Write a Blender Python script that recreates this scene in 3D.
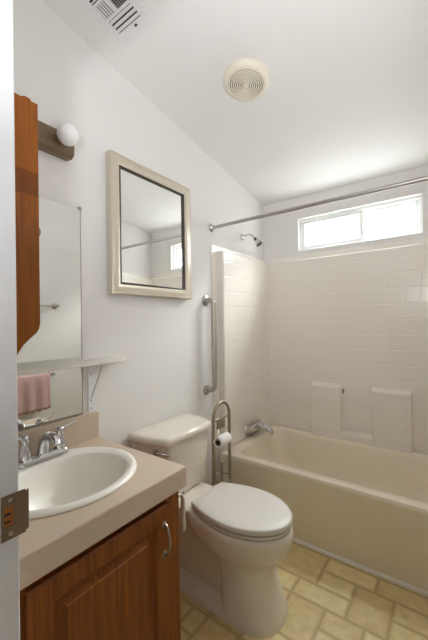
import bpy, bmesh, math, random
from mathutils import Vector, Matrix

# ------------------------------------------------------------------ scene, camera, light
scene = bpy.context.scene
for o in list(bpy.data.objects):
    bpy.data.objects.remove(o)
C = scene.collection

CAM = Vector((1.352, -0.9486, 1.2943))
YAW, PITCH, ROLL, FPX = 0.6346, 0.0059, -0.0147, 322.76
cy_, sy_ = math.cos(YAW), math.sin(YAW)
fw = Vector((-sy_*math.cos(PITCH), cy_*math.cos(PITCH), math.sin(PITCH)))
rt = Vector((cy_, sy_, 0)); up = rt.cross(fw)
R2 = math.cos(ROLL)*rt + math.sin(ROLL)*up
U2 = -math.sin(ROLL)*rt + math.cos(ROLL)*up
cam_d = bpy.data.cameras.new('camera')
cam_d.sensor_width = 36
cam_d.lens = FPX/640*36
cam_d.clip_start = 0.02
cam = bpy.data.objects.new('camera', cam_d)
C.objects.link(cam)
M4 = Matrix((R2, U2, -fw)).transposed().to_4x4()
M4.translation = CAM
cam.matrix_world = M4
scene.camera = cam

scene.view_settings.view_transform = 'Standard'
scene.view_settings.look = 'None'
scene.view_settings.gamma = 1
scene.view_settings.use_curve_mapping = False
scene.view_settings.exposure = 0.38

world = bpy.data.worlds.new('overcast_sky')
scene.world = world
world.use_nodes = True
bg = world.node_tree.nodes['Background']
bg.inputs[0].default_value = (0.97, 0.985, 1.0, 1)
bg.inputs[1].default_value = 10.0
scene.cycles.max_bounces = 14
scene.cycles.diffuse_bounces = 8
scene.cycles.glossy_bounces = 6
scene.cycles.transparent_max_bounces = 8
scene.cycles.sample_clamp_indirect = 6.0
scene.cycles.caustics_reflective = False
scene.cycles.caustics_refractive = False


def area_light(name, loc, target, sx, sy, power, color, spread=180):
    ld = bpy.data.lights.new(name, 'AREA')
    ld.shape = 'RECTANGLE'; ld.size = sx; ld.size_y = sy
    ld.energy = power; ld.color = color; ld.spread = math.radians(spread)
    o = bpy.data.objects.new(name, ld); C.objects.link(o)
    o.location = loc
    o.rotation_euler = (Vector(target)-Vector(loc)).to_track_quat('-Z', 'Y').to_euler()
    return o

# hallway behind the photographer: an uplighting hall lamp
area_light('hall_lamp', (1.52, -1.34, 1.45), (0.30, 0.0, 2.75), 0.10, 0.10, 3.9, (0.96, 0.97, 1.0), 120)
# added unseen fill: a bounce flash just inside the doorway, turned up to the white ceiling
area_light('bounce_fill', (1.18, -0.45, 1.60), (0.95, 0.25, 2.6), 0.35, 0.35, 4.8, (0.975, 0.98, 1.0))
# the bathroom window lets the sky in: a portal for the world, and an added area lamp above the window head, out of view, to boost it
area_light('sky_boost', (0.764, 2.75, 3.05), (0.764, 1.66, 2.0), 1.6, 0.9, 440, (0.985, 0.99, 1.0))
pl = area_light('window_portal', (0.764, 1.775, 2.014), (0.764, 0.5, 2.014), 0.88, 0.27, 1, (1, 1, 1))
pl.data.cycles.is_portal = True

# ------------------------------------------------------------------ materials
def new_mat(name):
    m = bpy.data.materials.new(name); m.use_nodes = True
    nt = m.node_tree
    b = nt.nodes['Principled BSDF']
    return m, nt, b

def add(nt, t, **kw):
    n = nt.nodes.new(t)
    for k, v in kw.items():
        setattr(n, k, v)
    return n

def simple(name, col, rough=0.5, metal=0.0, noise=0.0, nscale=30, bump=0.0, bscale=200, coat=0.0, spec=0.5):
    m, nt, b = new_mat(name)
    b.inputs['Base Color'].default_value = (*col, 1)
    b.inputs['Roughness'].default_value = rough
    b.inputs['Metallic'].default_value = metal
    b.inputs['Specular IOR Level'].default_value = spec
    b.inputs['Coat Weight'].default_value = coat
    tc = add(nt, 'ShaderNodeTexCoord')
    if noise > 0:
        n = add(nt, 'ShaderNodeTexNoise'); n.inputs['Scale'].default_value = nscale
        n.inputs['Detail'].default_value = 4
        nt.links.new(tc.outputs['Object'], n.inputs['Vector'])
        mx = add(nt, 'ShaderNodeMix', data_type='RGBA')
        mx.inputs['A'].default_value = (*[c*(1-noise) for c in col], 1)
        mx.inputs['B'].default_value = (*[min(1, c*(1+noise)) for c in col], 1)
        nt.links.new(n.outputs['Fac'], mx.inputs['Factor'])
        nt.links.new(mx.outputs['Result'], b.inputs['Base Color'])
    if bump > 0:
        n = add(nt, 'ShaderNodeTexNoise'); n.inputs['Scale'].default_value = bscale
        n.inputs['Detail'].default_value = 3
        nt.links.new(tc.outputs['Object'], n.inputs['Vector'])
        bp = add(nt, 'ShaderNodeBump'); bp.inputs['Strength'].default_value = bump
        bp.inputs['Distance'].default_value = 0.002
        nt.links.new(n.outputs['Fac'], bp.inputs['Height'])
        nt.links.new(bp.outputs['Normal'], b.inputs['Normal'])
    return m

def wood(name, c1, c2, grain='z', rough=0.42, band=None):
    m, nt, b = new_mat(name)
    tc = add(nt, 'ShaderNodeTexCoord')
    mp = add(nt, 'ShaderNodeMapping')
    s = {'z': (110, 110, 5), 'y': (110, 5, 110), 'x': (5, 110, 110)}[grain]
    mp.inputs['Scale'].default_value = s
    nt.links.new(tc.outputs['Object'], mp.inputs['Vector'])
    n = add(nt, 'ShaderNodeTexNoise'); n.inputs['Scale'].default_value = 1.0
    n.inputs['Detail'].default_value = 6; n.inputs['Distortion'].default_value = 0.6
    nt.links.new(mp.outputs['Vector'], n.inputs['Vector'])
    rp = add(nt, 'ShaderNodeValToRGB')
    rp.color_ramp.elements[0].position = 0.3; rp.color_ramp.elements[0].color = (*c1, 1)
    rp.color_ramp.elements[1].position = 0.68; rp.color_ramp.elements[1].color = (*c2, 1)
    nt.links.new(n.outputs['Fac'], rp.inputs['Fac'])
    out = rp.outputs['Color']
    if band:                                   # a darker stretch of the board
        sx = add(nt, 'ShaderNodeSeparateXYZ')
        nt.links.new(tc.outputs['Object'], sx.inputs[0])
        a = add(nt, 'ShaderNodeMath', operation='GREATER_THAN'); a.inputs[1].default_value = band[0]
        c = add(nt, 'ShaderNodeMath', operation='LESS_THAN'); c.inputs[1].default_value = band[1]
        nt.links.new(sx.outputs['Z'], a.inputs[0]); nt.links.new(sx.outputs['Z'], c.inputs[0])
        ml = add(nt, 'ShaderNodeMath', operation='MULTIPLY')
        nt.links.new(a.outputs[0], ml.inputs[0]); nt.links.new(c.outputs[0], ml.inputs[1])
        mx = add(nt, 'ShaderNodeMix', data_type='RGBA', blend_type='MULTIPLY')
        mx.inputs['B'].default_value = (0.66, 0.6, 0.6, 1)
        nt.links.new(ml.outputs[0], mx.inputs['Factor'])
        nt.links.new(out, mx.inputs['A'])
        out = mx.outputs['Result']
    nt.links.new(out, b.inputs['Base Color'])
    b.inputs['Roughness'].default_value = rough
    b.inputs['Specular IOR Level'].default_value = 0.3
    bp = add(nt, 'ShaderNodeBump'); bp.inputs['Strength'].default_value = 0.15
    bp.inputs['Distance'].default_value = 0.001
    nt.links.new(n.outputs['Fac'], bp.inputs['Height'])
    nt.links.new(bp.outputs['Normal'], b.inputs['Normal'])
    return m

def tiled(name, col, axis, size=0.108, rough=0.2, strength=0.4):
    """glossy moulded panel with a grid of shallow tile joints, the level joints deeper than the upright ones"""
    m, nt, b = new_mat(name)
    tc = add(nt, 'ShaderNodeTexCoord')
    sx = add(nt, 'ShaderNodeSeparateXYZ')
    nt.links.new(tc.outputs['Object'], sx.inputs[0])
    def groove(sock, w):
        d = add(nt, 'ShaderNodeMath', operation='PINGPONG'); d.inputs[1].default_value = size/2
        nt.links.new(sock, d.inputs[0])
        r = add(nt, 'ShaderNodeMapRange', interpolation_type='SMOOTHSTEP')
        r.inputs['From Min'].default_value = 0.0; r.inputs['From Max'].default_value = 0.006
        r.inputs['To Min'].default_value = w; r.inputs['To Max'].default_value = 0.0
        nt.links.new(d.outputs[0], r.inputs['Value'])
        return r.outputs[0]
    a = groove(sx.outputs['Z'], 1.0); c = groove(sx.outputs['Y' if axis == 'y' else 'X'], 0.45)
    mxm = add(nt, 'ShaderNodeMath', operation='MAXIMUM')
    nt.links.new(a, mxm.inputs[0]); nt.links.new(c, mxm.inputs[1])
    inv = add(nt, 'ShaderNodeMath', operation='SUBTRACT'); inv.inputs[0].default_value = 1.0
    nt.links.new(mxm.outputs[0], inv.inputs[1])
    b.inputs['Base Color'].default_value = (*col, 1)
    bp = add(nt, 'ShaderNodeBump'); bp.inputs['Strength'].default_value = strength
    bp.inputs['Distance'].default_value = 0.003
    nt.links.new(inv.outputs[0], bp.inputs['Height'])
    nt.links.new(bp.outputs['Normal'], b.inputs['Normal'])
    b.inputs['Roughness'].default_value = rough
    return m

WALL = simple('wall_paint', (0.80, 0.785, 0.77), 0.85, bump=0.06, bscale=120)
CEIL = simple('ceiling_paint', (0.83, 0.825, 0.82), 0.9, bump=0.12, bscale=90)
TRIMW = simple('trim_white_paint', (0.80, 0.81, 0.83), 0.4, noise=0.02, nscale=12)
TRIMC = simple('trim_cream_paint', (0.80, 0.77, 0.71), 0.45, noise=0.02, nscale=12)
SURR_Y = tiled('moulded_surround_end', (0.875, 0.835, 0.775), 'y')
SURR_X = tiled('moulded_surround_long', (0.875, 0.835, 0.775), 'x')
SURR = simple('moulded_surround_plain', (0.875, 0.835, 0.775), 0.22, noise=0.02, nscale=6)
TUB = simple('tub_cream_acrylic', (0.88, 0.80, 0.66), 0.2, noise=0.03, nscale=5)
PORC = simple('bone_porcelain', (0.76, 0.705, 0.62), 0.2, noise=0.01, nscale=8)
SEATW = simple('seat_white_plastic', (0.66, 0.625, 0.575), 0.42, noise=0.01, nscale=8)
SINKM = simple('sink_ivory_porcelain', (0.90, 0.87, 0.80), 0.34, noise=0.01, nscale=8)
LAM = simple('counter_tan_laminate', (0.60, 0.48, 0.365), 0.4, noise=0.10, nscale=350)
OAKZ = wood('oak_upright_grain', (0.140, 0.036, 0.004), (0.265, 0.076, 0.009), 'z')
OAKY = wood('oak_cross_grain', (0.140, 0.036, 0.004), (0.265, 0.076, 0.009), 'y')
OAKDARK = simple('oak_inside_recess', (0.12, 0.05, 0.018), 0.6, noise=0.15, nscale=40)
CHERRY = wood('reddish_cabinet_wood', (0.235, 0.066, 0.004), (0.34, 0.105, 0.008), 'z', band=(0.452, 0.518))
CHROME = simple('polished_chrome', (0.66, 0.66, 0.67), 0.07, 1.0, noise=0.02, nscale=20)
RODM = simple('satin_rod_steel', (0.50, 0.48, 0.47), 0.35, 1.0, noise=0.02, nscale=20)
STEEL = simple('brushed_steel', (0.48, 0.45, 0.41), 0.3, 1.0, noise=0.05, nscale=60)
NICKEL = simple('antique_nickel', (0.40, 0.34, 0.27), 0.35, 1.0, noise=0.06, nscale=40)
PULLM = simple('aged_pewter_pull', (0.36, 0.31, 0.26), 0.35, 1.0, noise=0.08, nscale=80)
BRONZE = simple('bronze_fixture_metal', (0.20, 0.145, 0.085), 0.42, 0.5, noise=0.18, nscale=70)
PLATE = simple('strike_plate_bronze', (0.26, 0.19, 0.13), 0.38, 0.8, noise=0.15, nscale=60)
RAWWOOD = simple('raw_wood_mortise', (0.46, 0.17, 0.045), 0.7, noise=0.25, nscale=60)
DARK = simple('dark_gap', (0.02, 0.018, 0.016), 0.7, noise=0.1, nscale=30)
BLACKP = simple('black_plastic', (0.03, 0.03, 0.03), 0.4, noise=0.1, nscale=30)
SILVERF = simple('champagne_silver_frame', (0.72, 0.66, 0.55), 0.34, 0.75, noise=0.06, nscale=40)
LINER = simple('dark_frame_liner', (0.09, 0.08, 0.07), 0.35, 0.3, noise=0.1, nscale=40)
MIRROR = simple('mirror_silvering', (0.96, 0.97, 0.95), 0.012, 1.0, noise=0.003, nscale=3)
VINYL = simple('window_white_vinyl', (0.86, 0.86, 0.86), 0.35, noise=0.01, nscale=10)
SHELFM = simple('shelf_cream_laminate', (0.82, 0.79, 0.71), 0.35, noise=0.03, nscale=40)
WHITEM = simple('white_enamel_metal', (0.80, 0.81, 0.83), 0.4, noise=0.02, nscale=20)
FANM = simple('fan_ivory_plastic', (0.83, 0.78, 0.66), 0.4, noise=0.02, nscale=20)
FANG = simple('fan_grille_gap', (0.10, 0.08, 0.06), 0.7, noise=0.1, nscale=40)
PAPER = simple('soft_white_paper', (0.86, 0.85, 0.83), 0.95, noise=0.03, nscale=60, bump=0.2, bscale=150)
CARD = simple('cardboard_core', (0.10, 0.075, 0.05), 0.9, noise=0.1, nscale=40)
CLOTH = simple('white_cotton_strip', (0.78, 0.74, 0.66), 0.9, noise=0.05, nscale=60, bump=0.3, bscale=200)
PINK = simple('dusty_pink_terry', (0.56, 0.37, 0.35), 0.95, noise=0.16, nscale=140, bump=0.9, bscale=300)

def opal():
    m, nt, b = new_mat('opal_bulb_glass')
    b.inputs['Base Color'].default_value = (0.86, 0.86, 0.85, 1)
    b.inputs['Roughness'].default_value = 0.12
    b.inputs['Subsurface Weight'].default_value = 0.4
    b.inputs['Subsurface Radius'].default_value = (0.02, 0.02, 0.02)
    return m
OPAL = opal()

def glassmat():
    m, nt, b = new_mat('clear_window_glass')
    nt.nodes.remove(b)
    t = add(nt, 'ShaderNodeBsdfTransparent'); t.inputs[0].default_value = (0.96, 0.98, 0.97, 1)
    g = add(nt, 'ShaderNodeBsdfGlossy'); g.inputs['Roughness'].default_value = 0.02
    mx = add(nt, 'ShaderNodeMixShader'); mx.inputs[0].default_value = 0.06
    nt.links.new(t.outputs[0], mx.inputs[1]); nt.links.new(g.outputs[0], mx.inputs[2])
    nt.links.new(mx.outputs[0], nt.nodes['Material Output'].inputs[0])
    return m
GLASS = glassmat()

def floormat():
    m, nt, b = new_mat('vinyl_tile_ochre')
    at = add(nt, 'ShaderNodeAttribute', attribute_name='tone')
    tc = add(nt, 'ShaderNodeTexCoord')
    n = add(nt, 'ShaderNodeTexNoise'); n.inputs['Scale'].default_value = 22; n.inputs['Detail'].default_value = 6
    nt.links.new(tc.outputs['Object'], n.inputs['Vector'])
    mixf = add(nt, 'ShaderNodeMath', operation='ADD')
    sc = add(nt, 'ShaderNodeMath', operation='MULTIPLY_ADD'); sc.inputs[1].default_value = 0.9; sc.inputs[2].default_value = -0.45
    nt.links.new(n.outputs['Fac'], sc.inputs[0])
    nt.links.new(sc.outputs[0], mixf.inputs[0]); nt.links.new(at.outputs['Fac'], mixf.inputs[1])
    rp = add(nt, 'ShaderNodeValToRGB')
    e = rp.color_ramp.elements
    e[0].position = 0.1; e[0].color = (0.55, 0.40, 0.165, 1)
    e[1].position = 0.9; e[1].color = (0.82, 0.71, 0.39, 1)
    nt.links.new(mixf.outputs[0], rp.inputs['Fac'])
    # printed brown rim of every tile (uv = distance in metres to the tile's edge)
    uv = add(nt, 'ShaderNodeAttribute', attribute_name='rim')
    mr = add(nt, 'ShaderNodeMapRange'); mr.inputs['From Min'].default_value = 0.0; mr.inputs['From Max'].default_value = 1.0
    nt.links.new(uv.outputs['Fac'], mr.inputs['Value'])
    mx = add(nt, 'ShaderNodeMix', data_type='RGBA')
    mx.inputs['A'].default_value = (0.45, 0.32, 0.15, 1)
    nt.links.new(mr.outputs[0], mx.inputs['Factor'])
    nt.links.new(rp.outputs['Color'], mx.inputs['B'])
    nt.links.new(mx.outputs['Result'], b.inputs['Base Color'])
    b.inputs['Roughness'].default_value = 0.42
    bp = add(nt, 'ShaderNodeBump'); bp.inputs['Strength'].default_value = 0.12; bp.inputs['Distance'].default_value = 0.001
    nt.links.new(n.outputs['Fac'], bp.inputs['Height'])
    nt.links.new(bp.outputs['Normal'], b.inputs['Normal'])
    return m
FLOORM = floormat()

# ------------------------------------------------------------------ helpers
def obj(name, bm, mat, parent=None, smooth=None, bevel=0.0, bseg=2, subsurf=0, weld=True):
    """link a bmesh as ONE mesh object (vertices are given in world space; parents stay at their own base)"""
    if weld:
        bmesh.ops.remove_doubles(bm, verts=bm.verts, dist=1e-6)
    bmesh.ops.recalc_face_normals(bm, faces=bm.faces)
    me = bpy.data.meshes.new(name)
    if parent is not None:
        wl = world_loc(parent)
        bmesh.ops.translate(bm, verts=bm.verts, vec=-wl)
    bm.to_mesh(me); bm.free()
    me.materials.append(mat)
    o = bpy.data.objects.new(name, me)
    C.objects.link(o)
    if parent is not None:
        o.parent = parent
    if smooth is not None:
        for p in me.polygons:
            p.use_smooth = True
        if smooth < 3.0:
            me.set_sharp_from_angle(angle=smooth)
    if bevel > 0:
        b = o.modifiers.new('bevel', 'BEVEL'); b.width = bevel; b.segments = bseg
        b.limit_method = 'ANGLE'; b.angle_limit = math.radians(40)
    if subsurf:
        s = o.modifiers.new('subsurf', 'SUBSURF'); s.levels = subsurf; s.render_levels = subsurf
    return o

def world_loc(o):
    v = Vector((0, 0, 0))
    while o is not None:
        v += o.location; o = o.parent
    return v

def thing(name, label, cat, loc, group=None):
    o = bpy.data.objects.new(name, None); C.objects.link(o)
    o.empty_display_size = 0.05
    o.location = loc
    o['label'] = label; o['category'] = cat
    if group: o['group'] = group
    return o

def tag(o, label, cat, group=None, kind=None):
    o['label'] = label; o['category'] = cat
    if group: o['group'] = group
    if kind: o['kind'] = kind
    return o

def struct(o, label, cat):
    return tag(o, label, cat, kind='structure')

def NB():
    return bmesh.new()

def box(bm, x0, x1, y0, y1, z0, z1):
    v = [bm.verts.new((x, y, z)) for x in (x0, x1) for y in (y0, y1) for z in (z0, z1)]
    for f in ((0, 1, 3, 2), (4, 6, 7, 5), (0, 4, 5, 1), (2, 3, 7, 6), (0, 2, 6, 4), (1, 5, 7, 3)):
        bm.faces.new([v[i] for i in f])
    return v

def loft(bm, rings, closed=True, cap0=True, cap1=True):
    vr = [[bm.verts.new(p) for p in r] for r in rings]
    n = len(vr[0])
    for a, b in zip(vr, vr[1:]):
        for i in range(n if closed else n-1):
            j = (i+1) % n
            bm.faces.new((a[i], a[j], b[j], b[i]))
    if cap0: bm.faces.new(vr[0][::-1])
    if cap1: bm.faces.new(vr[-1])
    return vr

def prism(bm, poly, axis, a, b):
    """extrude a 2D polygon along axis from a to b. axis x: poly=(y,z); y: (x,z); z: (x,y)"""
    def P(u, v, t):
        return {'x': (t, u, v), 'y': (u, t, v), 'z': (u, v, t)}[axis]
    loft(bm, [[P(u, v, a) for u, v in poly], [P(u, v, b) for u, v in poly]])

def tube(bm, pts, r, n=12, cap=True):
    """round tube along a list of points; r is a radius or a list of radii"""
    pts = [Vector(p) for p in pts]
    rs = r if isinstance(r, (list, tuple)) else [r]*len(pts)
    rings = []
    prev = None
    for i, p in enumerate(pts):
        t = (pts[min(i+1, len(pts)-1)]-pts[max(i-1, 0)]).normalized()
        if prev is None:
            a = Vector((0, 0, 1)) if abs(t.z) < 0.9 else Vector((1, 0, 0))
            u = t.cross(a).normalized()
        else:
            u = (prev-t*prev.dot(t)).normalized()
        prev = u
        w = t.cross(u)
        rings.append([p+(u*math.cos(2*math.pi*k/n)+w*math.sin(2*math.pi*k/n))*rs[i] for k in range(n)])
    loft(bm, rings, cap0=cap, cap1=cap)

def lathe(bm, prof, origin, axis, n=32):
    """prof = [(radius, distance along axis)...]"""
    axis = Vector(axis).normalized(); origin = Vector(origin)
    a = Vector((0, 0, 1)) if abs(axis.z) < 0.9 else Vector((1, 0, 0))
    u = axis.cross(a).normalized(); w = axis.cross(u)
    rings = [[origin+axis*d+(u*math.cos(2*math.pi*k/n)+w*math.sin(2*math.pi*k/n))*max(r, 1e-4) for k in range(n)] for r, d in prof]
    loft(bm, rings)

def rrect(x0, x1, y0, y1, r, z, n=6):
    pts = []
    for cx, cy, a0 in ((x1-r, y1-r, 0), (x0+r, y1-r, 90), (x0+r, y0+r, 180), (x1-r, y0+r, 270)):
        for k in range(n+1):
            a = math.radians(a0+90*k/n)
            pts.append((cx+r*math.cos(a), cy+r*math.sin(a), z))
    return pts

def arc(c, r, a0, a1, n, plane='yz'):
    out = []
    for k in range(n+1):
        a = math.radians(a0+(a1-a0)*k/n)
        u, v = r*math.cos(a), r*math.sin(a)
        if plane == 'yz': out.append((c[0], c[1]+u, c[2]+v))
        elif plane == 'xz': out.append((c[0]+u, c[1], c[2]+v))
        else: out.append((c[0]+u, c[1]+v, c[2]))
    return out

# ------------------------------------------------------------------ the room
XR = 1.52           # right wall
YB = 1.6646         # window wall
YD = -0.665         # bathroom face of the door wall
YH = -2.30          # far wall of the hall
SL = -0.1572
def ceil_z(y): return 2.332+SL*(y-YB)

def wall_side(x0, x1, y0, y1):
    bm = NB()
    prism(bm, [(y0, -0.05), (y1, -0.05), (y1, ceil_z(y1)+0.03), (y0, ceil_z(y0)+0.03)], 'x', x0, x1)
    return bm
struct(obj('wall_left', wall_side(-0.12, 0.0, YH-0.1, YB+0.1), WALL), 'off-white left wall carrying vanity mirror and toilet', 'wall')
struct(obj('wall_right', wall_side(XR, XR+0.12, YD, YB+0.1), WALL), 'off-white right wall seen only in the mirrors', 'wall')

WX0, WX1, WZ0, WZ1 = 0.323, 1.205, 1.878, 2.150
bm = NB()
y0, y1 = YB, YB+0.10
zt = ceil_z(YB)+0.03
box(bm, -0.12, WX0, y0, y1, -0.05, zt); box(bm, WX1, XR+0.12, y0, y1, -0.05, zt)
box(bm, WX0, WX1, y0, y1, -0.05, WZ0); box(bm, WX0, WX1, y0, y1, WZ1, zt)
struct(obj('wall_back', bm, WALL, weld=False), 'off-white back wall with the high window above the tub', 'wall')

DX0, DX1, DZ = 0.65, 1.46, 2.05
bm = NB()
zt = ceil_z(YD)+0.0
box(bm, 0.0, DX0, YD-0.10, YD, -0.0, zt); box(bm, DX1, XR+0.12, YD-0.10, YD, 0.0, zt)
box(bm, DX0, DX1, YD-0.10, YD, DZ, zt)
struct(obj('wall_front', bm, WALL, weld=False), 'off-white wall around the doorway behind the vanity', 'wall')

bm = NB()
box(bm, -0.12, 2.7, YH-0.1, YH, -0.05, 3.05); box(bm, 2.6, 2.7, YH, YD-0.10, -0.05, 3.05)
box(bm, XR+0.12, 2.7, YD-0.10, YD, -0.05, 3.05)
struct(obj('wall_rear', bm, WALL, weld=False), 'off-white hallway walls behind the photographer', 'wall')

bm = NB()
prism(bm, [(YH-0.1, ceil_z(YH-0.1)), (YB+0.1, ceil_z(YB+0.1)), (YB+0.1, ceil_z(YB+0.1)+0.08), (YH-0.1, ceil_z(YH-0.1)+0.08)], 'x', -0.12, 2.7)
struct(obj('ceiling', bm, CEIL), 'white sloping ceiling falling towards the window wall', 'ceiling')

# floor: sheet vinyl printed with a modular stone-tile pattern
UX, UY, FX, FY = 0.0815, 0.1100, 0.715, 0.505
seeded = [(-2, 1, 3, 2), (1, 2, 3, 1), (1, 1, 2, 1), (0, 0, 3, 1), (3, 0, 2, 2), (4, 2, 4, 1), (5, 1, 2, 1), (-2, 0, 2, 1),
          (0, -2, 2, 2), (2, -1, 2, 1), (4, -2, 3, 2), (2, -2, 2, 1), (-3, -2, 3, 2), (5, 0, 3, 1), (7, 1, 2, 1), (0, 3, 3, 1), (-2, 3, 2, 1), (3, 3, 2, 1), (5, 3, 3, 1)]
rnd = random.Random(11)
I0, I1, J0, J1 = -9, 25, -26, 11
taken = {}
rects = []
for r in seeded:
    cells = [(i, j) for i in range(r[0], r[0]+r[2]) for j in range(r[1], r[1]+r[3])]
    if any(c in taken for c in cells): continue
    for c in cells: taken[c] = 1
    rects.append(r)
for j in range(J0, J1):
    for i in range(I0, I1):
        if (i, j) in taken: continue
        opts = [(3, 2), (3, 1), (2, 1), (2, 2), (1, 1), (3, 1), (2, 1)]
        rnd.shuffle(opts)
        opts.sort(key=lambda s: s == (1, 1))
        for w, h in opts:
            cells = [(a, b) for a in range(i, i+w) for b in range(j, j+h)]
            if all(c not in taken and c[0] < I1 and c[1] < J1 for c in cells):
                for c in cells: taken[c] = 1
                rects.append((i, j, w, h)); break
bm = NB()
tone = bm.verts.layers.float.new('tone'); rim = bm.verts.layers.float.new('rim')
def fv(x, y, z, t, rr):
    v = bm.verts.new((x, y, z)); v[tone] = t; v[rim] = rr; return v
for (i, j, w, h) in rects:
    xa, xb = FX+i*UX, FX+(i+w)*UX; ya, yb = FY+j*UY, FY+(j+h)*UY
    xa, xb = max(xa, -0.02), min(xb, 2.65); ya, yb = max(ya, YH-0.05), min(yb, YB+0.05)
    if xb-xa < 0.01 or yb-ya < 0.01: continue
    t = rnd.choice([0.36, 0.45, 0.5, 0.58, 0.68])
    lv = []
    for ins, z, rr in ((0.0, 0.0, 0.0), (0.0022, 0.0, 0.0), (0.004, 0.0006, 0.35), (0.016, 0.0006, 1.0)):
        lv.append([fv(xa+ins, ya+ins, z, t, rr), fv(xb-ins, ya+ins, z, t, rr), fv(xb-ins, yb-ins, z, t, rr), fv(xa+ins, yb-ins, z, t, rr)])
    for a, b in zip(lv, lv[1:]):
        for k in range(4):
            bm.faces.new((a[k], a[(k+1) % 4], b[(k+1) % 4], b[k]))
    bm.faces.new(lv[-1])
# slab underneath
sl = [fv(x, y, z, 0.3, 0) for x in (-0.12, 2.7) for y in (YH-0.1, YB+0.1) for z in (-0.06, -0.004)]
for f in ((0, 1, 3, 2), (4, 6, 7, 5), (0, 4, 5, 1), (2, 3, 7, 6), (0, 2, 6, 4), (1, 5, 7, 3)):
    bm.faces.new([sl[i] for i in f])
struct(obj('floor', bm, FLOORM, weld=False), 'ochre vinyl floor printed with stone tiles of mixed sizes', 'floor')

# ---- door frame with its strike plate
JX = 0.67
frame = bpy.data.objects.new('door_1', None); C.objects.link(frame); frame.location = (JX, YD, 0)
struct(frame, 'white painted door frame at the left edge of the picture', 'door frame')
bm = NB(); box(bm, DX0, JX, YD-0.108, YD-0.004, 0.0, DZ-0.02)
obj('jamb', bm, TRIMW, frame, smooth=0.6, bevel=0.004, bseg=3)
bm = NB(); box(bm, DX1-0.02, DX1, YD-0.108, YD+0.004, 0.0, DZ-0.02)
obj('jamb', bm, TRIMW, frame, bevel=0.003)
bm = NB(); box(bm, DX0, DX1, YD-0.108, YD+0.004, DZ-0.02, DZ)
obj('head_jamb', bm, TRIMW, frame, bevel=0.003)
bm = NB(); box(bm, JX, JX+0.012, YD-0.108, YD-0.046, 0.0, DZ-0.02)
obj('door_stop', bm, TRIMW, frame, bevel=0.003)
for side in (1, -1):
    ya, yb = (YD+0.0005, YD+0.008) if side == 1 else (YD-0.115, YD-0.1005)
    bm = NB(); box(bm, DX0-0.070, DX0-0.016, ya, yb, 0.0, DZ+0.05)
    obj('casing', bm, TRIMW, frame, bevel=0.003)
# strike plate let into the jamb, its lip curling past the edge
bm = NB()
zp0, zp1 = 0.888, 0.972
hz0, hz1, hy0, hy1 = 0.912, 0.951, YD-0.032, YD-0.014
px0, px1 = JX+0.0006, JX+0.0026
ya, yb = YD-0.036, YD+0.006
box(bm, px0, px1, ya, hy0, zp0, zp1); box(bm, px0, px1, hy1, yb, zp0, zp1)
box(bm, px0, px1, hy0, hy1, zp0, hz0); box(bm, px0, px1, hy0, hy1, hz1, zp1)
prism(bm, [(px0, yb), (px1, yb), (px1-0.001, yb+0.005), (px0-0.004, yb+0.009), (px0-0.006, yb+0.008), (px0-0.002, yb+0.004)], 'z', zp0+0.004, zp1-0.004)
sp = obj('strike_plate', bm, PLATE, frame)
sp['label'] = 'bronze strike plate'
bm = NB(); box(bm, JX-0.010, JX+0.0009, hy0, hy1, hz0, hz1)
obj('mortise', bm, RAWWOOD, sp)
for z in (0.899, 0.962):
    bm = NB(); lathe(bm, [(0.0042, 0.0), (0.0042, 0.0006), (0.002, 0.0012)], (px1-0.0002, YD-0.021, z), (1, 0, 0), 12)
    obj('screw', bm, STEEL, sp, smooth=0.6)
bm = NB(); box(bm, JX-0.002, JX+0.0016, hy0+0.001, hy0+0.012, hz0+0.008, hz0+0.011); box(bm, JX-0.002, JX+0.0016, hy0+0.001, hy0+0.012, hz0+0.022, hz0+0.026)
obj('latch_tongue', bm, DARK, sp, weld=False)

# ---- window
win = bpy.data.objects.new('window_1', None); C.objects.link(win); win.location = (WX0, YB, WZ0)
struct(win, 'white vinyl slider window high above the bathtub', 'window')
def rect_frame(bm, x0, x1, z0, z1, w, ya, yb):
    box(bm, x0, x1, ya, yb, z0, z0+w); box(bm, x0, x1, ya, yb, z1-w, z1)
    box(bm, x0, x0+w, ya, yb, z0+w, z1-w); box(bm, x1-w, x1, ya, yb, z0+w, z1-w)
bm = NB(); rect_frame(bm, WX0+0.001, WX1-0.001, WZ0+0.001, WZ1-0.001, 0.020, YB+0.030, YB+0.098)
obj('window_frame', bm, VINYL, win, weld=False, bevel=0.002)
WM = 0.803
for (xa, xb, yy) in ((WX0+0.021, WM+0.020, YB+0.036), (WM-0.020, WX1-0.021, YB+0.054)):
    bm = NB(); rect_frame(bm, xa, xb, WZ0+0.021, WZ1-0.021, 0.024, yy, yy+0.015)
    s = obj('sash', bm, VINYL, win, weld=False, bevel=0.002)
    bm = NB(); box(bm, xa+0.0235, xb-0.0235, yy+0.006, yy+0.010, WZ0+0.0445, WZ1-0.0445)
    obj('pane', bm, GLASS, s)
    if yy == YB+0.036:
        bm = NB(); box(bm, xb-0.017, xb-0.007, yy-0.006, yy, WZ0+0.10, WZ0+0.15)
        obj('latch', bm, WHITEM, s)
bm = NB(); box(bm, WX0+0.001, WX1-0.001, YB-0.004, YB+0.030, WZ0-0.006, WZ0+0.006)
obj('window_sill', bm, VINYL, win, bevel=0.003)

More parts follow.
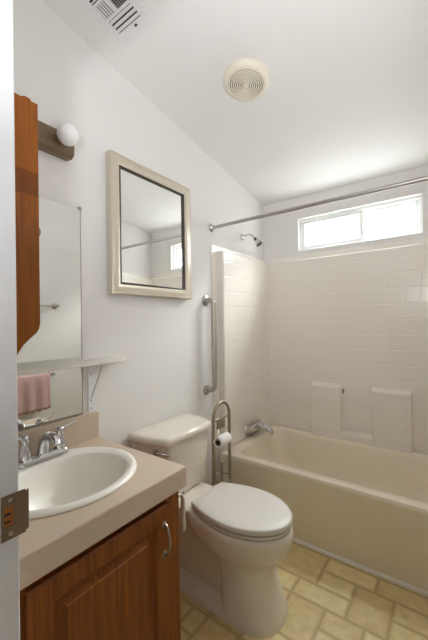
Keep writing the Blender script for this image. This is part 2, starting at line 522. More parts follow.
# ---- white quarter round along the foot of the tub
bm = NB()
prism(bm, [(0.8585, 0.0006), (0.8585, 0.016), (0.852, 0.0145), (0.847, 0.010), (0.845, 0.0006)], 'x', 0.064, XR-0.062)
struct(obj('trim_1', bm, TRIMC, smooth=0.6), 'white quarter-round strip along the foot of the bathtub', 'trim')
bm = NB(); box(bm, 0.0, 0.010, -0.06, 0.855, 0.0006, 0.06)
struct(obj('baseboard_left', bm, TRIMW, bevel=0.003), 'low white baseboard on the left wall behind the toilet', 'baseboard')
bm = NB(); box(bm, XR-0.010, XR, YD+0.0, 0.855, 0.0006, 0.06)
struct(obj('baseboard_right', bm, TRIMW, bevel=0.003), 'low white baseboard along the right wall', 'baseboard')

# ------------------------------------------------------------------ shower surround
SX, SZ, SY = 0.060, 1.800, 1.612      # inner end face, top, inner back face
sur = thing('shower_surround', 'glossy cream moulded shower surround with tile pattern around the bathtub', 'shower surround', (0.76, 1.62, 0.0))
def end_panel(mirror):
    f = (lambda x: x) if not mirror else (lambda x: XR-x)
    bm = NB()
    prof = [(0.0, 0.925), (0.052, 0.925), (SX, 0.932), (SX, SY-0.025), (SX-0.008, SY+0.02), (SX-0.008, YB-0.001), (0.0, YB-0.001)]
    prof = [(f(max(x, 0.0015)), y) for x, y in prof]
    prism(bm, prof, 'z', 0.0008, SZ-0.008)
    ins = [(f(0.0015), 0.929), (f(0.046), 0.930), (f(SX-0.008), 0.938), (f(SX-0.008), SY-0.022), (f(SX-0.016), SY+0.02), (f(SX-0.016), YB-0.001), (f(0.0015), YB-0.001)]
    loft(bm, [[(x, y, SZ-0.008) for x, y in prof], [(x, y, SZ) for x, y in ins]])
    return bm
for mirrored in (False, True):
    o = obj('end_panel', end_panel(mirrored), SURR_Y, sur, smooth=0.5)
    bm = NB()
    xa, xb = (0.001, 0.006) if not mirrored else (XR-0.006, XR-0.001)
    box(bm, xa, xb, 0.862, 0.926, 0.061, 1.838)
    box(bm, xa, xb, 0.926, YB-0.001, SZ-0.002, 1.838)
    obj('flange', bm, SURR, o, bevel=0.002)
bm = NB()
box(bm, SX-0.008, XR-SX+0.008, SY, YB-0.001, 0.33, SZ-0.010)
prism(bm, [(SY, SZ-0.010), (YB-0.001, SZ-0.010), (YB-0.001, SZ), (SY+0.010, SZ)], 'x', SX-0.008, XR-SX+0.008)
bk = obj('back_panel', bm, SURR_X, sur, smooth=0.5)
bm = NB(); box(bm, SX, XR-SX, YB-0.008, YB-0.001, SZ, 1.842)
obj('flange', bm, SURR, bk, bevel=0.003)
# the two moulded pilasters and the soap ledges on the back panel
def pilaster(x0, x1, zb, ztop):
    bm = NB()
    YF = 1.548
    e = 0.014
    rings = [[(x0-e, SY+0.003, zb), (x1+e, SY+0.003, zb), (x1, YF, zb), (x0, YF, zb)],
             [(x0-e, SY+0.003, ztop-0.0), (x1+e, SY+0.003, ztop), (x1, YF, ztop-0.016), (x0, YF, ztop-0.016)]]
    loft(bm, rings)
    return bm
obj('pilaster', pilaster(0.452, 0.668, 0.36, 0.806), SURR_X, sur, smooth=0.5, bevel=0.007, bseg=3)
obj('pilaster', pilaster(0.888, 1.122, 0.36, 0.806), SURR_X, sur, smooth=0.5, bevel=0.007, bseg=3)
bm = NB()
loft(bm, [[(0.662, SY+0.003, 0.36), (0.894, SY+0.003, 0.36), (0.894, 1.550, 0.36), (0.662, 1.550, 0.36)],
          [(0.662, SY+0.003, 0.462), (0.894, SY+0.003, 0.462), (0.894, 1.550, 0.450), (0.662, 1.550, 0.450)]])
obj('soap_ledge', bm, SURR, sur, smooth=0.5, bevel=0.006, bseg=3)

# small dark clip on the side of the left pilaster
bm = NB()
box(bm, 0.6825, 0.690, 1.575, 1.583, 0.742, 0.772)
box(bm, 0.690, 0.697, 1.576, 1.582, 0.764, 0.771)
tag(obj('hook', bm, BLACKP, bevel=0.001, weld=False), 'tiny black hook on the side of the left shower pilaster', 'hook')

# ------------------------------------------------------------------ bathtub
tub = thing('bathtub', 'cream built-in bathtub with plain apron under the window', 'bathtub', (0.76, 1.25, 0.0))
TX0, TX1, TY0, TY1, TZ = SX+0.003, XR-SX-0.003, 0.860, SY-0.002, 0.402
rings = [rrect(TX0, TX1, TY0+0.004, TY1, 0.004, 0.0008, 8),
         rrect(TX0, TX1, TY0+0.004, TY1, 0.004, 0.05, 8),
         rrect(TX0, TX1, TY0, TY1, 0.004, 0.06, 8),
         rrect(TX0, TX1, TY0, TY1, 0.004, TZ-0.045, 8),
         rrect(TX0, TX1, TY0-0.006, TY1, 0.006, TZ-0.030, 8),
         rrect(TX0, TX1, TY0-0.007, TY1, 0.008, TZ-0.014, 8),
         rrect(TX0+0.004, TX1-0.004, TY0-0.001, TY1, 0.012, TZ-0.003, 8),
         rrect(TX0+0.012, TX1-0.012, TY0+0.010, TY1-0.004, 0.02, TZ, 8),
         rrect(TX0+0.062, TX1-0.06, TY0+0.062, TY1-0.056, 0.10, TZ-0.001, 8),
         rrect(TX0+0.074, TX1-0.072, TY0+0.074, TY1-0.066, 0.11, TZ-0.008, 8),
         rrect(TX0+0.084, TX1-0.090, TY0+0.082, TY1-0.074, 0.115, TZ-0.030, 8),
         rrect(TX0+0.110, TX1-0.17, TY0+0.100, TY1-0.090, 0.12, 0.22, 8),
         rrect(TX0+0.135, TX1-0.25, TY0+0.118, TY1-0.108, 0.12, 0.12, 8),
         rrect(TX0+0.165, TX1-0.29, TY0+0.145, TY1-0.135, 0.11, 0.085, 8),
         rrect(TX0+0.215, TX1-0.34, TY0+0.195, TY1-0.185, 0.08, 0.075, 8)]
bm = NB(); loft(bm, rings)
obj('tub_shell', bm, TUB, tub, smooth=0.7)
bm = NB(); lathe(bm, [(0.030, 0.0), (0.030, 0.003), (0.020, 0.004)], (0.36, 1.25, 0.0745), (0, 0, 1), 24)
obj('drain', bm, CHROME, tub, smooth=0.6)

# ------------------------------------------------------------------ wall-mounted tub faucet
spt = thing('tub_faucet', 'chrome wall-mounted tub faucet above the left end of bathtub', 'faucet', (SX, 1.28, 0.45))
fyb, fzb = 1.28, 0.462
bm = NB()
rr = []
for (yy, hx, hz) in ((1.190, 0.018, 0.020), (1.205, 0.024, 0.026), (1.24, 0.026, 0.027), (1.30, 0.029, 0.031), (1.345, 0.030, 0.034), (1.375, 0.024, 0.028), (1.385, 0.016, 0.018)):
    rr.append([(SX+0.030+hx*math.copysign(abs(math.cos(2*math.pi*k/16))**0.7, math.cos(2*math.pi*k/16)), yy, fzb+hz*math.copysign(abs(math.sin(2*math.pi*k/16))**0.7, math.sin(2*math.pi*k/16))) for k in range(16)])
loft(bm, rr)
obj('faucet_body', bm, CHROME, spt, smooth=0.7)
bm = NB()
rr = []
for (x, hw, za_, zb_) in ((SX+0.030, 0.030, 0.036, -0.026), (SX+0.070, 0.030, 0.038, -0.020), (SX+0.105, 0.029, 0.032, -0.020), (SX+0.140, 0.027, 0.020, -0.024), (SX+0.162, 0.025, 0.006, -0.044), (SX+0.168, 0.021, -0.006, -0.046)):
    rr.append([(x, 1.315+hw*math.copysign(abs(math.cos(2*math.pi*k/16))**0.7, math.cos(2*math.pi*k/16)), fzb+(za_+zb_)/2+(za_-zb_)/2*math.sin(2*math.pi*k/16)) for k in range(16)])
loft(bm, rr)
obj('spout', bm, CHROME, spt, smooth=0.8)
bm = NB(); lathe(bm, [(0.034, 0.0005), (0.034, 0.006), (0.026, 0.012), (0.020, 0.020), (0.020, 0.040)], (SX, 1.205, fzb-0.004), (1, 0, 0), 24)
obj('wall_collar', bm, CHROME, spt, smooth=0.6)
bm = NB(); lathe(bm, [(0.013, 0), (0.017, 0.006), (0.015, 0.016), (0.006, 0.022)], (SX+0.034, 1.345, fzb+0.030), (0.2, 0, 1), 16)
obj('diverter_knob', bm, CHROME, spt, smooth=0.8)

# ------------------------------------------------------------------ shower head
shw = thing('shower_fixture', 'chrome shower head on a bent arm high on the left wall', 'shower head', (0.0, 1.286, 1.976))
y, z = 1.286, 1.976
bm = NB(); lathe(bm, [(0.026, 0.0005), (0.026, 0.003), (0.020, 0.010), (0.011, 0.013)], (0, y, z), (1, 0, 0), 24)
obj('wall_flange', bm, CHROME, shw, smooth=0.7)
bm = NB(); tube(bm, [(0.004, y, z), (0.03, y, z+0.008), (0.06, y, z+0.010), (0.085, y, z+0.002), (0.105, y, z-0.018), (0.118, y, z-0.032)], 0.0085, 12)
obj('shower_arm', bm, CHROME, shw, smooth=0.8)
d = Vector((0.60, 0.15, -0.78)).normalized(); o0 = Vector((0.116, y, z-0.030))
bm = NB(); lathe(bm, [(0.010, 0), (0.0135, 0.004), (0.0135, 0.014), (0.010, 0.018)], o0, d, 20)
obj('swivel_collar', bm, BLACKP, shw, smooth=0.7)
bm = NB(); lathe(bm, [(0.010, 0.016), (0.014, 0.020), (0.020, 0.032), (0.030, 0.050), (0.031, 0.060), (0.029, 0.062)], o0, d, 28)
hd = obj('shower_nozzle', bm, CHROME, shw, smooth=0.7)
bm = NB(); lathe(bm, [(0.027, 0.0615), (0.027, 0.0645), (0.020, 0.066)], o0, d, 28)
obj('spray_face', bm, BLACKP, hd, smooth=0.7)

# ------------------------------------------------------------------ shower curtain rod
rod = thing('shower_rod', 'long chrome shower curtain rod spanning above the bathtub front', 'shower rod', (0.0, 0.872, 1.956))
bm = NB(); tube(bm, [(0.004, 0.872, 1.956), (XR-0.004, 0.872, 1.956)], 0.0112, 16)
obj('rod', bm, RODM, rod, smooth=0.8)
for x, d in ((0.0005, 1), (XR-0.0005, -1)):
    bm = NB(); lathe(bm, [(0.030, 0), (0.030, 0.004), (0.024, 0.010), (0.018, 0.016), (0.016, 0.024)], (x, 0.872, 1.956), (d, 0, 0), 24)
    obj('end_flange', bm, CHROME, rod, smooth=0.7)

# ------------------------------------------------------------------ grab bar
gb = thing('grab_bar', 'vertical brushed steel grab bar on the wall beside the shower', 'grab bar', (0.0, 0.80, 0.84))
ygb, za, zb = 0.792, 0.835, 1.440
def gpath():
    p = [(0.004, ygb, za), (0.020, ygb+0.006, za)]
    for k in range(6):
        a = math.radians(90*k/5)
        p.append((0.034+0.022*math.sin(a), ygb+0.008+0.002*k, za+0.022*(1-math.cos(a))))
    q = [(x, yy, za+zb-zz) for x, yy, zz in p[::-1]]
    return p+q
bm = NB(); tube(bm, gpath(), 0.018, 16)
obj('bar', bm, STEEL, gb, smooth=0.9)
for z in (za, zb):
    bm = NB(); lathe(bm, [(0.037, 0.0005), (0.037, 0.004), (0.030, 0.010), (0.018, 0.013)], (0, ygb, z), (1, 0, 0), 28)
    obj('wall_flange', bm, STEEL, gb, smooth=0.7)

# ------------------------------------------------------------------ vanity: cabinet, counter, sink, faucet
VY0, VY1 = YD+0.003, -0.068
van = thing('vanity_cabinet', 'oak vanity cabinet with raised panel door under the sink', 'cabinet', (0.0, -0.36, 0.0))
bm = NB()
XF = 0.530
box(bm, 0.003, XF-0.019, VY0, VY0+0.016, 0.0008, 0.694); box(bm, 0.003, XF-0.019, VY1-0.016, VY1, 0.0008, 0.694)
box(bm, 0.003, 0.012, VY0+0.016, VY1-0.016, 0.10, 0.694); box(bm, 0.012, XF-0.019, VY0+0.016, VY1-0.016, 0.10, 0.114)
obj('carcass', bm, OAKZ, van, weld=False)
bm = NB()
box(bm, XF-0.019, XF, VY0, VY0+0.080, 0.0008, 0.694)
obj('face_stile', bm, OAKZ, van, bevel=0.0015)
bm = NB(); box(bm, XF-0.019, XF, VY1-0.070, VY1, 0.0008, 0.694)
obj('face_stile', bm, OAKZ, van, weld=False, bevel=0.0015)
bm = NB()
box(bm, XF-0.019, XF, VY0+0.080, VY1-0.070, 0.640, 0.694)
obj('face_rail', bm, OAKY, van, bevel=0.0015)
bm = NB(); box(bm, XF-0.019, XF, VY0+0.080, VY1-0.070, 0.09, 0.125)
obj('face_rail', bm, OAKY, van, weld=False, bevel=0.0015)
bm = NB(); box(bm, XF-0.075, XF-0.060, VY0, VY1-0.02, 0.0008, 0.10)
obj('toe_kick', bm, OAKDARK, van)
# raised panel door
dy0, dy1, dz0, dz1 = -0.604, -0.142, 0.105, 0.668
dx0, dx1 = XF+0.001, XF+0.020
bm = NB()
def ring(ins, x): return [(x, dy0+ins, dz0+ins), (x, dy1-ins, dz0+ins), (x, dy1-ins, dz1-ins), (x, dy0+ins, dz1-ins)]
loft(bm, [ring(0.0, dx0), ring(0.0, dx1-0.006), ring(0.006, dx1), ring(0.056, dx1), ring(0.060, dx1-0.004), ring(0.066, dx1-0.011), ring(0.074, dx1-0.012), ring(0.094, dx1-0.004), ring(0.097, dx1-0.001)])
door = obj('door', bm, OAKZ, van)
hy = -0.166
bm = NB()
tube(bm, [(dx1, hy, 0.606), (dx1+0.012, hy, 0.606), (dx1+0.020, hy, 0.596), (dx1+0.026, hy, 0.578), (dx1+0.028, hy, 0.556), (dx1+0.026, hy, 0.534), (dx1+0.020, hy, 0.516), (dx1+0.012, hy, 0.506), (dx1, hy, 0.506)],
     [0.006, 0.0045, 0.0042, 0.0045, 0.005, 0.0045, 0.0042, 0.0045, 0.006], 10)
h = obj('handle', bm, PULLM, door, smooth=0.9); h['label'] = 'pewter bow handle'
for z in (0.606, 0.506):
    bm = NB(); lathe(bm, [(0.011, 0.0), (0.011, 0.002), (0.007, 0.005)], (dx1-0.0002, hy, z), (1, 0, 0), 16)
    obj('handle_rose', bm, PULLM, h, smooth=0.7)

# counter with an oval cut-out
ctr = thing('countertop', 'speckled tan laminate countertop with backsplash under the wall mirror', 'countertop', (0.0, -0.36, 0.695))
CX, CYY = 0.272, -0.362
AX, AY = 0.229, 0.251
CY0, CY1, CZ0, CZ1 = YD+0.002, -0.058, 0.695, 0.768
def oval(sx, sy, z, n=64, cx=CX, cy=CYY):
    return [(cx+sx*math.cos(2*math.pi*k/n), cy+sy*math.sin(2*math.pi*k/n), z) for k in range(n)]
def rect_ring(x0, x1, y0, y1, z, n=64):
    out = []
    corners = [math.atan2(yy-CYY, xx-CX) for xx in (x0, x1) for yy in (y0, y1)]
    for k in range(n):
        a = 2*math.pi*k/n
        a = (a+math.pi) % (2*math.pi)-math.pi
        for ca in corners:
            if abs(a-ca) < math.pi/n+1e-6: a = ca
        c, s = math.cos(a), math.sin(a)
        t = min(((x1 if c > 0 else x0)-CX)/c if abs(c) > 1e-9 else 1e9, ((y1 if s > 0 else y0)-CYY)/s if abs(s) > 1e-9 else 1e9)
        out.append((CX+c*t, CYY+s*t, z))
    return out
bm = NB()
x0 = 0.002; e = 0.005
loft(bm, [oval(AX-0.02, AY-0.02, CZ0), rect_ring(x0, 0.560, CY0, CY1, CZ0), rect_ring(x0, 0.560, CY0, CY1, CZ1-e),
          rect_ring(x0, 0.560-e*0.3, CY0, CY1-e*0.3, CZ1-e*0.3), rect_ring(x0, 0.560-e, CY0, CY1-e, CZ1), oval(AX-0.02, AY-0.02, CZ1), oval(AX-0.02, AY-0.02, CZ0)], cap0=False, cap1=False)
obj('top_slab', bm, LAM, ctr)
bm = NB(); box(bm, 0.002, 0.021, CY0, -0.056, CZ1-0.0005, 0.884)
obj('backsplash', bm, LAM, ctr, bevel=0.0025)

snk = thing('bathroom_sink', 'oval ivory drop-in sink in the tan countertop', 'sink', (CX, CYY, CZ1))
zr = CZ1
def bowl_ring(f, z, dx=0.02):
    return [(CX+dx+(AX-0.055)*f*math.cos(2*math.pi*k/64), CYY+(AY-0.045)*f*math.sin(2*math.pi*k/64), z) for k in range(64)]
bm = NB()
loft(bm, [oval(AX-0.024, AY-0.024, zr-0.012), oval(AX-0.002, AY-0.002, zr+0.0005), oval(AX, AY, zr+0.004), oval(AX-0.003, AY-0.003, zr+0.010), oval(AX-0.010, AY-0.010, zr+0.014),
          oval(AX-0.018, AY-0.018, zr+0.0145), oval(AX-0.024, AY-0.024, zr+0.012), 
          bowl_ring(1.03, zr+0.010), bowl_ring(1.0, zr+0.006), bowl_ring(0.965, zr-0.008), bowl_ring(0.92, zr-0.035), bowl_ring(0.84, zr-0.075), bowl_ring(0.70, zr-0.112),
          bowl_ring(0.50, zr-0.136), bowl_ring(0.28, zr-0.147), bowl_ring(0.11, zr-0.150)], cap0=False)
obj('basin', bm, SINKM, snk, smooth=1.2)
bm = NB(); lathe(bm, [(0.022, 0.0), (0.022, 0.0025), (0.016, 0.004), (0.012, 0.002), (0.011, 0.006), (0.006, 0.008)], (CX+0.02, CYY, zr-0.1495), (0, 0, 1), 24)
obj('drain', bm, CHROME, snk, smooth=0.6)
bm = NB(); lathe(bm, [(0.007, 0), (0.007, 0.003), (0.003, 0.0035)], (0.418, CYY+0.02, zr-0.058), (-1, 0, 0.55), 16)
obj('overflow_hole', bm, CHROME, snk, smooth=0.6)

fct = thing('faucet', 'chrome two-handle faucet at the back of the ivory sink', 'faucet', (0.088, -0.345, 0.78))
FXX, FYY, FZ = 0.088, -0.345, 0.7815
bm = NB()
def stad(hx, hyy, z, n=8):
    return rrect(FXX-hx, FXX+hx, FYY-hyy, FYY+hyy, hx*0.98, z, n)
loft(bm, [stad(0.026, 0.098, FZ), stad(0.027, 0.099, FZ+0.006), stad(0.025, 0.097, FZ+0.014), stad(0.020, 0.092, FZ+0.0236), stad(0.012, 0.084, FZ+0.0260)])
obj('base_plate', bm, CHROME, fct, smooth=0.8)
for s in (-1, 1):
    yy = FYY+s*0.066
    bm = NB(); lathe(bm, [(0.023, 0.0212), (0.0225, 0.0354), (0.020, 0.0531), (0.015, 0.0708), (0.014, 0.0779), (0.017, 0.0850), (0.017, 0.0968), (0.012, 0.1062), (0.004, 0.1109)], (FXX, yy, FZ), (0, 0, 1), 24)
    hn = obj('handle', bm, CHROME, fct, smooth=0.9)
    bm = NB(); tube(bm, [(FXX, yy, FZ+0.0968), (FXX+0.004, yy+s*0.022, FZ+0.1003), (FXX+0.008, yy+s*0.050, FZ+0.1086), (FXX+0.009, yy+s*0.066, FZ+0.1133)], [0.008, 0.006, 0.005, 0.0055], 10)
    obj('lever', bm, CHROME, hn, smooth=0.9)
bm = NB()
sp_ = [(0.0, 0.018, 0.023, 0.021), (0.002, 0.034, 0.022, 0.020), (0.010, 0.054, 0.021, 0.018), (0.026, 0.074, 0.020, 0.016), (0.050, 0.086, 0.018, 0.014), (0.076, 0.086, 0.0165, 0.012), (0.098, 0.076, 0.0155, 0.011), (0.106, 0.066, 0.014, 0.010)]
rr = []
for i, (dx, dz, w, hgt) in enumerate(sp_):
    a = sp_[min(i+1, len(sp_)-1)]; b = sp_[max(i-1, 0)]
    t = Vector((a[0]-b[0], 0, a[1]-b[1])).normalized(); nrm = Vector((-t.z, 0, t.x))
    rr.append([Vector((FXX+dx, FYY, FZ+dz*1.18))+nrm*hgt*math.sin(2*math.pi*k/16)+Vector((0, w*math.cos(2*math.pi*k/16), 0)) for k in range(16)])
loft(bm, rr)
obj('spout', bm, CHROME, fct, smooth=0.9)
bm = NB(); tube(bm, [(FXX-0.018, FYY, FZ+0.0236), (FXX-0.018, FYY, FZ+0.0732)], 0.0025, 8); lathe(bm, [(0.005, 0), (0.006, 0.0047), (0.003, 0.0106)], (FXX-0.018, FYY, FZ+0.0708), (0, 0, 1), 12)
obj('lift_rod', bm, CHROME, fct, smooth=0.9, weld=False)

# ------------------------------------------------------------------ frameless wall mirror over the vanity
wm = thing('wall_mirror', 'large frameless mirror on the wall above the sink', 'mirror', (0.0, -0.39, 0.888))
MY0, MY1, MZ0, MZ1 = YD+0.012, -0.128, 0.889, 1.816
bm = NB(); box(bm, 0.001, 0.006, MY0, MY1, MZ0, MZ1)
obj('mirror_glass', bm, MIRROR, wm)
for y in (MY1-0.004, MY0+0.03):
    bm = NB(); box(bm, 0.001, 0.009, y-0.008, y+0.008, MZ1-0.007, MZ1+0.008)
    obj('mirror_clip', bm, STEEL, wm, bevel=0.002)
bm = NB(); box(bm, 0.0062, 0.0072, MY0, MY1, MZ0, MZ0+0.005); box(bm, 0.0062, 0.0068, MY1-0.003, MY1, MZ0, MZ1-0.01)
obj('edge_trim', bm, NICKEL, wm, weld=False)

# ------------------------------------------------------------------ wall shelf with bracket
shf = thing('wall_shelf', 'narrow cream shelf across the vanity mirror held by white bracket', 'shelf', (0.0, -0.3, 1.12))
bm = NB()
prism(bm, [(0.0075, YD+0.002), (0.125, YD+0.002), (0.125, -0.03), (0.112, 0.035), (0.0075, 0.066)], 'z', 1.116, 1.134)
obj('shelf_board', bm, SHELFM, shf, smooth=0.5, bevel=0.003)
bm = NB(); box(bm, 0.0005, 0.006, -0.100, -0.072, 0.892, 1.1155); box(bm, 0.006, 0.105, -0.094, -0.078, 1.1105, 1.1155)
br = obj('bracket', bm, WHITEM, shf, weld=False, bevel=0.001)
bm = NB(); prism(bm, [(0.006, 0.945), (0.100, 1.104), (0.100, 1.1105), (0.094, 1.1105), (0.006, 0.957)], 'y', -0.088, -0.083)
obj('brace', bm, WHITEM, br)
for z in (0.905, 0.94, 1.06):
    bm = NB(); lathe(bm, [(0.004, 0), (0.003, 0.0015)], (0.006, -0.086, z), (1, 0, 0), 10)
    obj('screw', bm, NICKEL, br)

# ------------------------------------------------------------------ framed mirror
fm = thing('framed_mirror', 'mirror in champagne silver frame hanging above the toilet', 'mirror', (0.0, 0.306, 1.436))
FY0, FY1, FZ0, FZ1 = 0.012, 0.600, 1.438, 2.134
def fring(ins, x):
    return [(x, FY0+ins, FZ0+ins), (x, FY1-ins, FZ0+ins), (x, FY1-ins, FZ1-ins), (x, FY0+ins, FZ1-ins)]
bm = NB()
loft(bm, [fring(0.0, 0.001), fring(0.0, 0.040), fring(0.005, 0.045), fring(0.010, 0.045), fring(0.013, 0.043), fring(0.030, 0.0455), fring(0.044, 0.042), fring(0.054, 0.034), fring(0.055, 0.001), fring(0.0, 0.001)], cap0=False, cap1=False)
obj('frame', bm, SILVERF, fm, smooth=0.55)
bm = NB()
loft(bm, [fring(0.0535, 0.002), fring(0.0535, 0.037), fring(0.056, 0.038), fring(0.060, 0.037), fring(0.063, 0.030), fring(0.063, 0.002), fring(0.0535, 0.002)], cap0=False, cap1=False)
obj('inner_liner', bm, LINER, fm)
bm = NB(); box(bm, 0.002, 0.026, FY0+0.061, FY1-0.061, FZ0+0.061, FZ1-0.061)
obj('mirror_glass', bm, MIRROR, fm)

# ------------------------------------------------------------------ vanity light bar
lb = thing('vanity_light', 'bronze vanity light bar with unlit globe bulbs above wall mirror', 'light fixture', (0.0, -0.40, 2.0))
bm = NB()
prism(bm, [(0.0008, 2.010), (0.040, 2.004), (0.058, 2.014), (0.062, 2.026), (0.062, 2.080), (0.058, 2.096), (0.040, 2.106), (0.0008, 2.106)], 'y', -0.615, -0.187)
obj('fixture_bar', bm, BRONZE, lb, smooth=0.4)
for k, yy in enumerate((-0.246, -0.412, -0.578)):
    bm = NB(); lathe(bm, [(0.024, 0), (0.024, 0.004), (0.018, 0.010), (0.016, 0.022)], (0.0618, yy, 2.058), (1, 0, 0), 20)
    sk = obj('socket', bm, BRONZE, lb, smooth=0.6)
    bm = NB()
    pr = [(0.014, 0.012)]+[(0.0425*math.sin(math.radians(a)), 0.056-0.0425*math.cos(math.radians(a))) for a in range(24, 181, 12)]
    lathe(bm, pr, (0.0618, yy, 2.058), (1, 0, 0), 32)
    obj('globe_bulb', bm, OPAL, sk, smooth=2.0)

# ------------------------------------------------------------------ wood wall cabinet on the door wall
wc = thing('wall_cabinet', 'reddish wood wall cabinet with curved bottom beside the door frame', 'cabinet', (0.22, YD, 1.2))
KX0, KX1, KYF = 0.035, 0.420, -0.518
side = [(YD+0.002, 1.150), (-0.600, 1.168), (-0.578, 1.192), (-0.565, 1.218), (-0.553, 1.238), (-0.534, 1.256), (-0.518, 1.270), (-0.510, 1.282), (-0.507, 1.298), (-0.507, 1.916), (-0.524, 1.916), (-0.528, 1.921), (-0.542, 1.922), (-0.550, 1.916), (YD+0.002, 1.916)]
for xa, xb in ((KX1-0.016, KX1), (KX0, KX0+0.016)):
    bm = NB(); prism(bm, side, 'x', xa, xb)
    obj('side_panel', bm, CHERRY, wc, bevel=0.001)
bm = NB()
box(bm, KX0+0.016, KX1-0.016, YD+0.002, -0.530, 1.900, 1.915); box(bm, KX0+0.016, KX1-0.016, YD+0.002, -0.530, 1.350, 1.365)
box(bm, KX0+0.016, KX1-0.016, YD+0.002, YD+0.008, 1.22, 1.905)
obj('shelf_board', bm, CHERRY, wc, weld=False)
xm = (KX0+KX1)/2
for xa, xb, kx in ((KX0+0.017, xm-0.0015, xm-0.03), (xm+0.0015, KX1-0.017, KX1-0.045)):
    bm = NB(); box(bm, xa, xb, -0.526, -0.5085, 1.352, 1.914)
    dd = obj('door', bm, CHERRY, wc, bevel=0.003)
    bm = NB(); lathe(bm, [(0.006, 0), (0.006, 0.008), (0.013, 0.014), (0.014, 0.020), (0.008, 0.025)], (kx, -0.5085, 1.566), (0, 1, 0), 16)
    obj('knob', bm, PULLM, dd, smooth=0.8)

# ------------------------------------------------------------------ toilet
toi = thing('toilet', 'bone two-piece toilet with closed lid between vanity and tub', 'toilet', (0.45, 0.335, 0.0))
TC = 0.335
def egg(xb, xf, hw, z, xw=None, p=2.0, n=48, back_hw=None):
    """horizontal outline: rounded front at xf, back at xb; widest at xw"""
    if xw is None: xw = xb+(xf-xb)*0.42
    if back_hw is None: back_hw = hw*0.72
    pts = []
    for k in range(n):
        a = 2*math.pi*k/n
        c, s = math.cos(a), math.sin(a)
        if c >= 0:
            x = xw+(xf-xw)*abs(c)**(2/p); w = hw*abs(s)**(2/p)*(1 if s >= 0 else -1)
        else:
            q = 3.2
            x = xw-(xw-xb)*abs(c)**(2/q)
            w = abs(s)**(2/q)*(1 if s >= 0 else -1)
            u = (xw-x)/(xw-xb)
            w *= hw+(back_hw-hw)*u
        pts.append((x, TC+w, z))
    return pts
bm = NB()
# front pedestal flaring into the bowl
loft(bm, [egg(0.485, 0.757, 0.143, 0.0008, 0.60, 2.3, back_hw=0.140), egg(0.485, 0.757, 0.143, 0.012, 0.60, 2.3, back_hw=0.140),
          egg(0.485, 0.748, 0.138, 0.035, 0.60, 2.3, back_hw=0.136), egg(0.482, 0.728, 0.128, 0.10, 0.59, 2.3, back_hw=0.128),
          egg(0.478, 0.706, 0.122, 0.17, 0.58, 2.2, back_hw=0.122), egg(0.470, 0.705, 0.121, 0.215, 0.57, 2.1, back_hw=0.120),
          egg(0.440, 0.720, 0.128, 0.245, 0.56, 2.1, back_hw=0.116), egg(0.370, 0.754, 0.146, 0.272, 0.55, 2.05, back_hw=0.112),
          egg(0.310, 0.779, 0.163, 0.300, 0.545, 2.0, back_hw=0.145), egg(0.280, 0.790, 0.172, 0.335, 0.54, 2.0, back_hw=0.145),
          egg(0.270, 0.794, 0.176, 0.372, 0.54, 2.0, back_hw=0.145), egg(0.268, 0.792, 0.175, 0.392, 0.54, 2.0, back_hw=0.145), egg(0.275, 0.786, 0.170, 0.3995, 0.54, 2.0, back_hw=0.145)])
# rear deck under the tank
loft(bm, [rrect(0.10, 0.40, TC-0.075, TC+0.075, 0.03, 0.285, 5), rrect(0.06, 0.42, TC-0.112, TC+0.112, 0.03, 0.335, 5), rrect(0.04, 0.43, TC-0.132, TC+0.132, 0.03, 0.385, 5), rrect(0.044, 0.43, TC-0.128, TC+0.128, 0.03, 0.3990, 5)])
# recessed trapway body behind the pedestal and its foot
loft(bm, [rrect(0.17, 0.56, TC-0.092, TC+0.092, 0.02, 0.0008, 5), rrect(0.17, 0.56, TC-0.088, TC+0.088, 0.02, 0.10, 5), rrect(0.16, 0.56, TC-0.082, TC+0.082, 0.02, 0.20, 5), rrect(0.12, 0.56, TC-0.076, TC+0.076, 0.02, 0.30, 5)])
loft(bm, [rrect(0.15, 0.60, TC-0.138, TC+0.138, 0.04, 0.0008, 5), rrect(0.15, 0.60, TC-0.138, TC+0.138, 0.04, 0.018, 5), rrect(0.16, 0.59, TC-0.126, TC+0.126, 0.04, 0.036, 5), rrect(0.17, 0.58, TC-0.098, TC+0.098, 0.03, 0.075, 5)])
obj('bowl', bm, PORC, toi, smooth=0.75, weld=False)
for s in (-1, 1):
    bm = NB(); lathe(bm, [(0.015, 0), (0.015, 0.010), (0.011, 0.019), (0.004, 0.023)], (0.345, TC+s*0.112, 0.034), (0, s*0.25, 1), 20)
    obj('bolt_cap', bm, SEATW, toi, smooth=0.9)
# tank
def tank_ring(ins, z, xf=0.238, yl=0.126, yr=0.566):
    i = ins; ch = 0.105
    xb = 0.014
    ring = [(xb, yl+i), (xf-ch+0.0, yl+i+0.004), (xf-0.020, yl+i+0.046), (xf-i*0.6-0.004, yl+i+0.064), (xf-i*0.6, (yl+yr)/2), (xf-i*0.6-0.004, yr-i-0.064), (xf-0.020, yr-i-0.046), (xf-ch, yr-i-0.004), (xb, yr-i)]
    return [(x, y, z) for x, y in ring]
bm = NB()
loft(bm, [tank_ring(0.036, 0.4005), tank_ring(0.030, 0.412), tank_ring(0.018, 0.52), tank_ring(0.008, 0.62), tank_ring(0.004, 0.690)])
obj('tank', bm, PORC, toi, smooth=0.6, bevel=0.008, bseg=3)
bm = NB()
def lid_ring(g, z):
    return [(max(0.004, x-(0 if x < 0.02 else 0)+(g if x > 0.02 else -g*0.3)), y+(-g if y < TC-0.01 else (g if y > TC+0.01 else 0)), z) for x, y, _ in tank_ring(0.004, z)]
loft(bm, [lid_ring(0.008, 0.6905), lid_ring(0.014, 0.694), lid_ring(0.016, 0.706), lid_ring(0.016, 0.716), lid_ring(0.010, 0.726), lid_ring(-0.004, 0.731), lid_ring(-0.02, 0.7325)])
